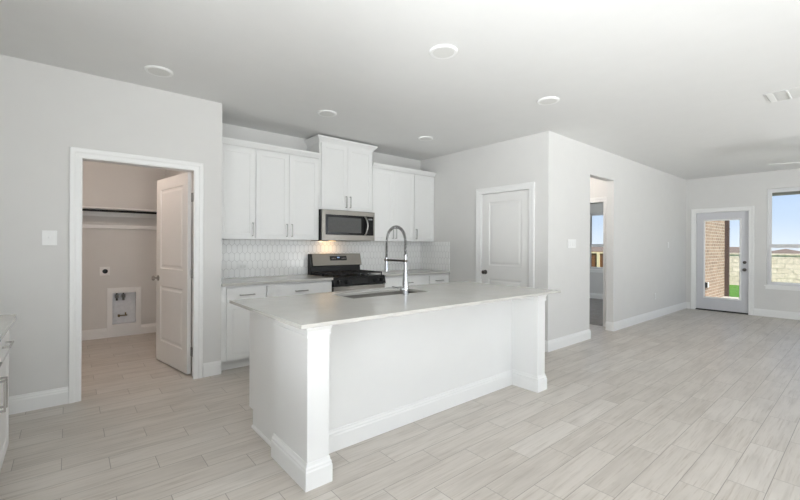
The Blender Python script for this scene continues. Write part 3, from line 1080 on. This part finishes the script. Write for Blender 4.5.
# base molding of the recessed panel and of the plain left side
IBASE = [(d * 1.0, h) for d, h in BASE]
MB().sweep([(1.140, IY0), (3.225, IY0)], IBASE, mp_z, -1).build('base_molding', M['trim'], isl)
SH = [(0, 0), (0.012, 0), (0.011, 0.010), (0.006, 0.016), (0, 0.018)]
MB().sweep([(IX0, IY1 - 0.075), (IX0, 2.40)], SH, mp_z, -1).build('shoe_molding', M['trim'], isl)
for a, b in ((0.984, 1.117), (3.238, 3.362)):
    yb = 2.385 if a < 2 else 2.385
    post = MB().box((a, 1.945, 0), (b, yb, CB - 0.001)).build('post', M['cab'], isl, 0.003)
    loop = [(b if a < 2 else a, IY0), (b if a < 2 else a, 1.945), (a if a < 2 else b, 1.945), (a if a < 2 else b, yb), (IX0 if a < 2 else IX1, yb)]
    sd = 1 if a < 2 else -1
    PL = [(0, 0), (0.0145, 0), (0.0145, 0.096), (0.011, 0.104), (0.011, 0.115), (0.006, 0.124), (0.003, 0.142), (0, 0.142)]
    MB().sweep(list(reversed(loop)), PL, mp_z, -sd).build('plinth', M['trim'], post)
    CP = [(0, 0.812), (0.006, 0.812), (0.007, 0.822), (0.004, 0.826), (0.004, 0.845), (0.012, 0.862), (0.014, CB - 0.001), (0, CB - 0.001)]
    MB().sweep(list(reversed(loop)), CP, mp_z, -sd).build('capital', M['trim'], post)

SKX0, SKX1, SKY0, SKY1 = 1.632, 2.410, 2.490, 2.800
mb = MB().holed((0.884, 3.405), (1.816, 2.958), [(SKX0, SKX1, SKY0, SKY1)], CB, 0.914, mp_z)
tag(mb.build('island_countertop', M['quartz'], None, 0.002), 'pale quartz top overhanging the kitchen island', 'countertop')

sk = thing('sink', ((SKX0 + SKX1) / 2, (SKY0 + SKY1) / 2, 0.66), 'undermount stainless sink sunk into the island top', 'sink')


def rrect(x0, x1, y0, y1, r, z, n=6):
    p = []
    for cx, cy, a0 in ((x1 - r, y1 - r, 0), (x0 + r, y1 - r, 90), (x0 + r, y0 + r, 180), (x1 - r, y0 + r, 270)):
        for i in range(n + 1):
            a = math.radians(a0 + 90 * i / n)
            p.append(Vector((cx + r * math.cos(a), cy + r * math.sin(a), z)))
    return p


zt = CB - 0.0015
rings = [rrect(SKX0 - 0.025, SKX1 + 0.025, SKY0 - 0.025, SKY1 + 0.025, 0.05, zt - 0.003), rrect(SKX0 - 0.025, SKX1 + 0.025, SKY0 - 0.025, SKY1 + 0.025, 0.05, zt),
         rrect(SKX0 + 0.001, SKX1 - 0.001, SKY0 + 0.001, SKY1 - 0.001, 0.02, zt), rrect(SKX0 + 0.006, SKX1 - 0.006, SKY0 + 0.006, SKY1 - 0.006, 0.02, zt - 0.01),
         rrect(SKX0 + 0.010, SKX1 - 0.010, SKY0 + 0.010, SKY1 - 0.010, 0.02, 0.680), rrect(SKX0 + 0.03, SKX1 - 0.03, SKY0 + 0.03, SKY1 - 0.03, 0.02, 0.668)]
sb = MB().rings(rings, True, False)
sb.add(rings[-1], [tuple(range(len(rings[-1])))])
sb.build('basin', M['sink'], sk)
MB().lathe((2.016, 2.72, 0.668), (0, 0, 1), [(0.045, 0.0), (0.045, 0.003), (0.030, 0.002), (0.0, 0.001)], 24).build('drain', M['chrome'], sk)

# faucet
FX, FYY = 2.082, 2.425
fa = thing('faucet', (FX, FYY, 0.914), 'chrome pull-down faucet with a tall spring neck', 'faucet')
MB().lathe((FX, FYY, 0.914), (0, 0, 1), [(0.030, 0), (0.030, 0.006), (0.024, 0.010), (0.023, 0.10), (0.019, 0.15), (0.014, 0.22), (0.0135, 0.31), (0.016, 0.312), (0.016, 0.322), (0.011, 0.324)], 24).build('faucet_body', M['chrome'], fa)
RR = 0.124
arc = []
z_lo, z_hi = 1.225, 1.340
for i in range(8):
    arc.append(Vector((FX, FYY, z_lo + (z_hi - z_lo) * i / 8)))
for i in range(25):
    a = PI * i / 24
    arc.append(Vector((FX, FYY + RR - RR * math.cos(a), z_hi + RR * math.sin(a))))
for i in range(1, 9):
    arc.append(Vector((FX, FYY + 2 * RR, z_hi - (z_hi - 1.205) * i / 8)))
MB().tube(arc, 0.0065, 10).build('hose', M['rubber'], fa)


def along(pts, n):
    L = [0]
    for p, q in zip(pts, pts[1:]):
        L.append(L[-1] + (q - p).length)
    out = []
    j = 0
    for i in range(n):
        s = L[-1] * i / (n - 1)
        while j < len(L) - 2 and L[j + 1] < s:
            j += 1
        k = (s - L[j]) / (L[j + 1] - L[j])
        p = pts[j].lerp(pts[j + 1], k)
        t = (pts[j + 1] - pts[j]).normalized()
        out.append((p, t, s))
    return out, L[-1]


tot = along(arc, 2)[1]
turns = tot / 0.0115
hel = []
st, _ = along(arc, int(turns * 12))
for p, t, s in st:
    u = Vector((1, 0, 0))
    w = t.cross(u)
    a = 2 * PI * s / 0.0115
    hel.append(p + (u * math.cos(a) + w * math.sin(a)) * 0.0110)
MB().tube(hel, 0.0027, 6).build('spring', M['spring'], fa)
ye = FYY + 2 * RR
MB().lathe((FX, ye, 1.212), (0, 0, -1), [(0.011, 0), (0.0145, 0.004), (0.0145, 0.05), (0.0155, 0.055), (0.0165, 0.10), (0.019, 0.112), (0.019, 0.120), (0.014, 0.122)], 20).build('spray_head', M['chrome'], fa)
arm = MB().box((FX - 0.006, FYY + 0.010, 1.178), (FX + 0.006, ye - 0.014, 1.194))
arm.lathe((FX, ye, 1.176), (0, 0, 1), [(0.0185, 0), (0.0185, 0.020)], 20)
arm.lathe((FX, FYY, 1.176), (0, 0, 1), [(0.0165, 0), (0.0165, 0.020)], 20)
arm.build('support_arm', M['bronze'], fa)
hd = MB().cyl((FX - 0.018, FYY, 0.962), (FX - 0.048, FYY, 0.962), 0.015, 16)
hd.tube([(FX - 0.040, FYY, 0.965), (FX - 0.052, FYY + 0.03, 0.972), (FX - 0.058, FYY + 0.095, 0.976)], [0.006, 0.005, 0.004], 8)
hd.build('handle', M['chrome'], fa)

# ------------------------------------------------------------------ laundry fittings
sh = thing('closet_shelf', (0.12, 6.72, 1.50), 'white laundry shelf on wall cleats', 'shelf')
MB().box((XW + 0.002, 6.57, 1.782), (RX - 0.072, YN - 0.001, 1.801)).build('shelf_board', M['trim'], sh, 0.002)
MB().box((XW + 0.002, YN - 0.020, 1.695), (RX - 0.072, YN - 0.001, 1.7815)).build('cleat', M['trim'], sh)
MB().box((XW + 0.002, YN - 0.030, 1.525), (RX - 0.072, YN - 0.001, 1.575)).build('lower_rail', M['trim'], sh, 0.004)
MB().cyl((XW + 0.021, 6.63, 1.756), (RX - 0.092, 6.63, 1.756), 0.015, 14).build('hanging_rod', M['black'], sh)
for x in (XW + 0.002, RX - 0.092):
    MB().box((x, 6.60, 1.70), (x + 0.019, YN - 0.021, 1.7815)).build('side_cleat', M['trim'], sh)

ob = thing('dryer_outlet', (0.392, YN, 0.88), 'white plate with round black dryer socket on the laundry wall', 'outlet')
MB().box((0.335, YN - 0.006, 0.872), (0.450, YN - 0.0005, 0.992)).build('cover_plate', M['plastic'], ob, 0.002)
MB().lathe((0.396, YN - 0.006, 0.930), (0, -1, 0), [(0.031, 0), (0.031, 0.006), (0.027, 0.007), (0.0, 0.007)], 24).build('socket', M['black'], ob)

wb = thing('washer_box', ((BX[0] + BX[1]) / 2, YN, 0.085), 'recessed white framed hookup box low on the laundry wall', 'utility box')
mpl = mp_y(YN, -1)
MB().holed((0.419, 0.822), (0.088, 0.690), [(BX[0] + 0.004, BX[1] - 0.004, BX[2] + 0.004, BX[3] - 0.004)], 0.0005, 0.016, mpl).build('box_frame', M['trim'], wb, 0.003)
rc = MB()
x0, x1, z0, z1 = BX
q = 0.002
for a, b in (((x0 + q, YN, z0 + q), (x0 + 2 * q, YN + 0.095, z1 - q)), ((x1 - 2 * q, YN, z0 + q), (x1 - q, YN + 0.095, z1 - q)), ((x0 + q, YN, z0 + q), (x1 - q, YN + 0.095, z0 + 2 * q)), ((x0 + q, YN, z1 - 2 * q), (x1 - q, YN + 0.095, z1 - q)), ((x0 + q, YN + 0.093, z0 + q), (x1 - q, YN + 0.095, z1 - q))):
    rc.box(a, b)
rc.build('box_recess', M['galv'], wb)
for x in (0.535, 0.612):
    v = MB().cyl((x, YN + 0.045, 0.560), (x, YN + 0.045, z1 - 2 * q), 0.010, 12).box((x - 0.022, YN + 0.018, 0.545), (x + 0.022, YN + 0.072, 0.592))
    v.cyl((x, YN + 0.045, 0.505), (x, YN + 0.045, 0.546), 0.014, 12)
    v.build('valve', M['bronze'], wb)
gv = MB().cyl((0.56, YN + 0.06, 0.285), (0.66, YN + 0.06, 0.285), 0.009, 12).box((0.548, YN + 0.04, 0.268), (0.572, YN + 0.08, 0.302))
gv.cyl((0.64, YN + 0.06, 0.285), (0.64, YN + 0.06, 0.325), 0.008, 12)
gv.build('gas_valve', M['brass'], wb)

# lamp added to brighten the laundry, flush on its ceiling, out of view
glow = NT('lit_lamp_glass')
glow.set(Base_Color=(0.9, 0.88, 0.84, 1))
glow.b.inputs['Emission Color'].default_value = (1.0, 0.86, 0.76, 1)
glow.b.inputs['Emission Strength'].default_value = 2.0
fl = thing('ceiling_light', (-0.10, 5.0, H - 0.07), 'flush glass ceiling lamp inside the laundry room', 'ceiling light')
MB().lathe((-0.10, 5.0, H - 0.0005), (0, 0, -1), [(0.15, 0), (0.15, 0.02), (0.14, 0.024)], 28).build('lamp_base', M['plastic'], fl)
MB().lathe((-0.10, 5.0, H - 0.022), (0, 0, -1), [(0.135, 0), (0.13, 0.02), (0.10, 0.042), (0.05, 0.054), (0.0, 0.056)], 28).build('lamp_shade', glow.m, fl)
light('laundry_lamp_light', 'POINT', (-0.10, 5.0, H - 0.20), (0, 0, -1), 12.0, (1.0, 0.81, 0.71), radius=0.10)  # fill for the laundry, just below the added lamp

dup(fl, (6.08, 3.35, H - 0.07), 'flush glass ceiling lamp inside the lobby')
light('lobby_lamp_light', 'POINT', (6.08, 3.35, H - 0.20), (0, 0, -1), 7.0, (1.0, 0.93, 0.89), radius=0.10)  # fill for the lobby, just below its added lamp

# ------------------------------------------------------------------ wall plates


def plate(name, mp, u0, u1, v0, v1, gangs, label, cat='light switch', rocker=True):
    c = mp((u0 + u1) / 2, v0, 0)
    o = thing(name, c, label, cat)
    MB().box(mp(u0, v0, 0.0005), mp(u1, v1, 0.006)).build('cover_plate', M['plastic'], o, 0.002)
    w = (u1 - u0) / gangs
    vm = (v0 + v1) / 2
    for g in range(gangs):
        uc = u0 + w * (g + 0.5)
        if rocker:
            MB().box(mp(uc - 0.0165, vm - 0.033, 0.006), mp(uc + 0.0165, vm + 0.033, 0.0095)).build('rocker', M['plastic'], o, 0.002)
        else:
            MB().box(mp(uc - 0.005, vm - 0.004, 0.006), mp(uc + 0.005, vm + 0.012, 0.018)).build('toggle', M['plastic'], o, 0.002)
    return o


plate('light_switch', mp_y(YL, -1), -0.161, -0.070, 1.298, 1.416, 1, 'single white toggle switch left of the laundry door', rocker=False)
plate('light_switch', mp_y(YR, -1), 5.055, 5.275, 1.288, 1.404, 4, 'wide white switch plate between pantry corner and opening')
plate('light_switch', mp_y(YR, -1), 8.965, 9.040, 1.290, 1.405, 1, 'small white switch high on the right wall near the far corner')


def outlet(name, mp, u, v, label, horizontal=False):
    o = thing(name, mp(u, v - 0.058, 0), label, 'outlet')
    a, b = (0.058, 0.036) if horizontal else (0.036, 0.058)
    MB().box(mp(u - a, v - b, 0.0005), mp(u + a, v + b, 0.006)).build('cover_plate', M['plastic'], o, 0.002)
    for s in (-1, 1):
        du, dv = (s * 0.020, 0) if horizontal else (0, s * 0.020)
        MB().box(mp(u + du - 0.0145, v + dv - 0.0145, 0.006), mp(u + du + 0.0145, v + dv + 0.0145, 0.0085)).build('socket', M['lens'], o, 0.003)
    return o


outlet('outlet', mp_y(YR, -1), 8.30, 0.40, 'white outlet low on the right wall')
outlet('outlet', mp_y(YB - 0.009, -1), 1.63, 1.045, 'white outlet set sideways in the backsplash left of the range', True)

# ------------------------------------------------------------------ ceiling fittings
spots = [((0.570, 3.800), 'recessed disc light on the ceiling above the laundry door'),
         ((2.118, 2.048), 'recessed disc light on the ceiling above the island sink'),
         ((2.150, 3.822), 'recessed disc light on the ceiling left of the raised cabinet crown'),
         ((3.615, 2.070), 'recessed disc light on the ceiling in front of the pantry wall corner'),
         ((3.655, 3.850), 'recessed disc light on the ceiling by the corner wall cabinets')]
(x, y), lb = spots[0]
dl = thing('recessed_light', (x, y, H - 0.016), lb, 'ceiling light', 'disc lights on the kitchen ceiling')
MB().lathe((x, y, H - 0.0003), (0, 0, -1), [(0.104, 0), (0.104, 0.006), (0.098, 0.013), (0.090, 0.016), (0.078, 0.012)], 40, False).build('trim_ring', M['plastic'], dl)
MB().lathe((x, y, H - 0.0003), (0, 0, -1), [(0.079, 0.0), (0.079, 0.0118), (0.050, 0.0130), (0.0, 0.0135)], 40).build('lens', M['lens'], dl)
for (x, y), lb in spots[1:]:
    dup(dl, (x, y, H - 0.016), lb)

cv = thing('ceiling_vent', (5.155, 0.43, H - 0.012), 'white louvred air vent in the ceiling at the right edge', 'air vent')
vx0, vx1, vy0, vy1 = 4.985, 5.325, 0.10, 0.685
MB().holed((vx0, vx1), (vy0, vy1), [(vx0 + 0.014, vx1 - 0.014, vy0 + 0.014, vy1 - 0.014)], H - 0.006, H - 0.0005, mp_z).build('frame', M['louver'], cv, 0.002)
lv = MB()
n = 9
for i in range(n):
    xx = vx0 + 0.035 + (vx1 - vx0 - 0.07) * i / (n - 1)
    lv.add([Vector((xx - 0.015, vy0 + 0.02, H - 0.0062)), Vector((xx + 0.015, vy0 + 0.02, H - 0.0055)), Vector((xx + 0.015, vy1 - 0.075, H - 0.0055)), Vector((xx - 0.015, vy1 - 0.075, H - 0.0062)),
            Vector((xx - 0.015, vy0 + 0.02, H - 0.0047)), Vector((xx + 0.015, vy0 + 0.02, H - 0.0040)), Vector((xx + 0.015, vy1 - 0.075, H - 0.0040)), Vector((xx - 0.015, vy1 - 0.075, H - 0.0047))],
           [(0, 1, 2, 3), (4, 7, 6, 5), (0, 4, 5, 1), (1, 5, 6, 2), (2, 6, 7, 3), (3, 7, 4, 0)])
lv.build('louver', M['louver'], cv)
MB().box((vx0 + 0.016, vy1 - 0.062, H - 0.009), (vx1 - 0.016, vy1 - 0.020, H - 0.004)).build('end_louver', M['plastic'], cv)
MB().box((vx0 + 0.016, 0.520, H - 0.0125), (vx1 - 0.016, 0.532, H - 0.0035)).build('divider', M['plastic'], cv)

# ceiling fan, mostly outside the frame
fx, fy, fz = 7.32, 0.31, 2.40
fn = thing('ceiling_fan', (fx, fy, fz), 'white ceiling fan whose blade tips show at the right edge', 'ceiling fan')
MB().lathe((fx, fy, H - 0.0005), (0, 0, -1), [(0.07, 0), (0.068, 0.03), (0.03, 0.06), (0.0, 0.06)], 24).build('canopy', M['nickel'], fn)
MB().cyl((fx, fy, H - 0.05), (fx, fy, fz + 0.05), 0.012, 14).build('downrod', M['nickel'], fn)
MB().lathe((fx, fy, fz + 0.06), (0, 0, -1), [(0.03, 0), (0.10, 0.02), (0.115, 0.05), (0.115, 0.10), (0.08, 0.13), (0.0, 0.13)], 28).build('motor_housing', M['nickel'], fn)
MB().lathe((fx, fy, fz - 0.07), (0, 0, -1), [(0.075, 0), (0.085, 0.03), (0.06, 0.07), (0.0, 0.085)], 24).build('light_bowl', M['bulb'], fn)
a0 = math.atan2(0.78 - fy, 7.79 - fx) - math.radians(2)
for i in range(5):
    a = a0 + i * 2 * PI / 5
    dr, tn = Vector((math.cos(a), math.sin(a), 0)), Vector((-math.sin(a), math.cos(a), 0))
    up = Vector((0, 0, 1))
    o = Vector((fx, fy, fz))
    rs = []
    for s, hw in ((0.17, 0.045), (0.24, 0.062), (0.55, 0.068), (0.62, 0.066), (0.655, 0.052)):
        rs.append([o + dr * s + tn * (k * hw) + up * (-k * hw * 0.21 + dz) for k, dz in ((-1, -0.003), (1, -0.003), (1, 0.003), (-1, 0.003))])
    bl = MB().rings(rs, False).build('blade', M['louver'], fn)
    MB().tube([o + dr * 0.10, o + dr * 0.15 + up * 0.004, o + dr * 0.22 + up * 0.006], [0.014, 0.012, 0.010], 8).build('blade_iron', M['nickel'], bl)

# ------------------------------------------------------------------ outside
mb = MB().box((XF + 0.15, -14, -0.30), (30, 16, -0.15))
tag(mb.build('lawn', M['grass']), 'green lawn beyond the patio', 'lawn', kind='structure')
mb = MB().box((XF + 0.15, -4, -0.149), (13.95, 2.7, -0.05))
tag(mb.build('patio_slab', M['concrete']), 'pale concrete patio outside the glass door', 'patio', kind='structure')
mb = MB().box((XF + 0.151, 2.70, -0.149), (14.0, 2.92, 2.9))
tag(mb.build('wall_patio', M['brick']), 'tan brick wall beside the patio', 'brick wall', kind='structure')
mb = MB().box((XF + 0.151, -4, 2.335), (10.80, 2.69, 2.50))
tag(mb.build('trim_5', M['eave']), 'grey eave edge outside above the right window', 'eave', kind='structure')
ds = thing('downspout', (14.06, 2.66, -0.149), 'dark brown downspout at the end of the brick wall', 'downspout')
MB().box((14.002, 2.605, -0.149), (14.09, 2.72, 2.9)).build('pipe', M['darkbrown'], ds, 0.01)
for z in (0.5, 1.8):
    MB().box((13.998, 2.600, z), (14.095, 2.725, z + 0.03)).build('strap', M['darkbrown'], ds)
po = thing('patio_outlet', (12.08, 2.70, 0.30), 'white weatherproof outlet cover on the patio brick wall', 'outlet')
MB().box((12.02, 2.655, 0.31), (12.10, 2.699, 0.44)).build('box', M['black'], po, 0.003)
MB().box((12.101, 2.650, 0.31), (12.19, 2.699, 0.44)).build('cover', M['plastic'], po, 0.004)

mb = MB().box((19.77, -14, -0.149), (19.97, 5.2, 1.03)).box((19.74, -14, 1.03), (20.0, 5.2, 1.09))
tag(mb.build('stone_fence', M['stone']), 'cream limestone fence at the back of the lawn', 'fence')
wf = thing('wooden_fence', (17.0, 8.2, -0.15), 'brown board fence seen through the bedroom window', 'fence')
MB().box((17.0, 5.3, -0.149), (17.03, 12, 1.02)).build('boards', M['fencewood'], wf)
MB().box((16.96, 5.3, 1.02), (17.07, 12, 1.08)).build('top_rail', M['paletimber'], wf)
for y in (5.35, 7.42, 9.8):
    MB().box((16.93, y - 0.05, -0.149), (17.0, y + 0.05, 1.02)).build('post', M['paletimber'], wf)
mb = MB().box((30.5, -150, -2.7), (220, 220, -2.5))
tag(mb.build('field', M['land']), 'dry tan field beyond the fences', 'field', kind='structure')


def house(x, y, w, d, hw, hr, roof, label):
    o = thing('house', (x + d / 2, y, -2.5), label, 'house')
    MB().box((x, y - w / 2, -2.5), (x + d, y + w / 2, -2.5 + hw)).build('walls', M['house'], o)
    e = 0.5
    z = -2.5 + hw
    p = [(x - e, y - w / 2 - e, z), (x + d + e, y - w / 2 - e, z), (x + d + e, y + w / 2 + e, z), (x - e, y + w / 2 + e, z), (x + d / 2, y - w / 2 + 2.5, z + hr), (x + d / 2, y + w / 2 - 2.5, z + hr)]
    MB().add(p, [(3, 2, 1, 0), (0, 1, 4), (1, 2, 5, 4), (2, 3, 5), (3, 0, 4, 5)]).build('roof', M[roof], o)
    mb = MB()
    for k in (-0.28, 0.25):
        f = MB().box((x - 0.05, y + w * k - 0.7, -2.5 + 1.0), (x - 0.001, y + w * k + 0.7, -2.5 + 2.3)).build('window', M['glassblack'], o)


house(70, 14.5, 9, 10, 2.9, 0.95, 'asphalt_roof', 'distant brown-roofed house over the stone fence, seen through the patio door')
house(62, 6.9, 5, 7, 2.9, 0.75, 'asphalt_roof', 'distant brown-roofed house at the left edge of the right window')
house(66, 1.4, 4, 7, 2.8, 0.80, 'grey_roof', 'distant grey-roofed house at the right edge of the right window')
house(74, 31, 14, 10, 2.9, 1.1, 'asphalt_roof', 'distant house over the board fence seen through the bedroom window')
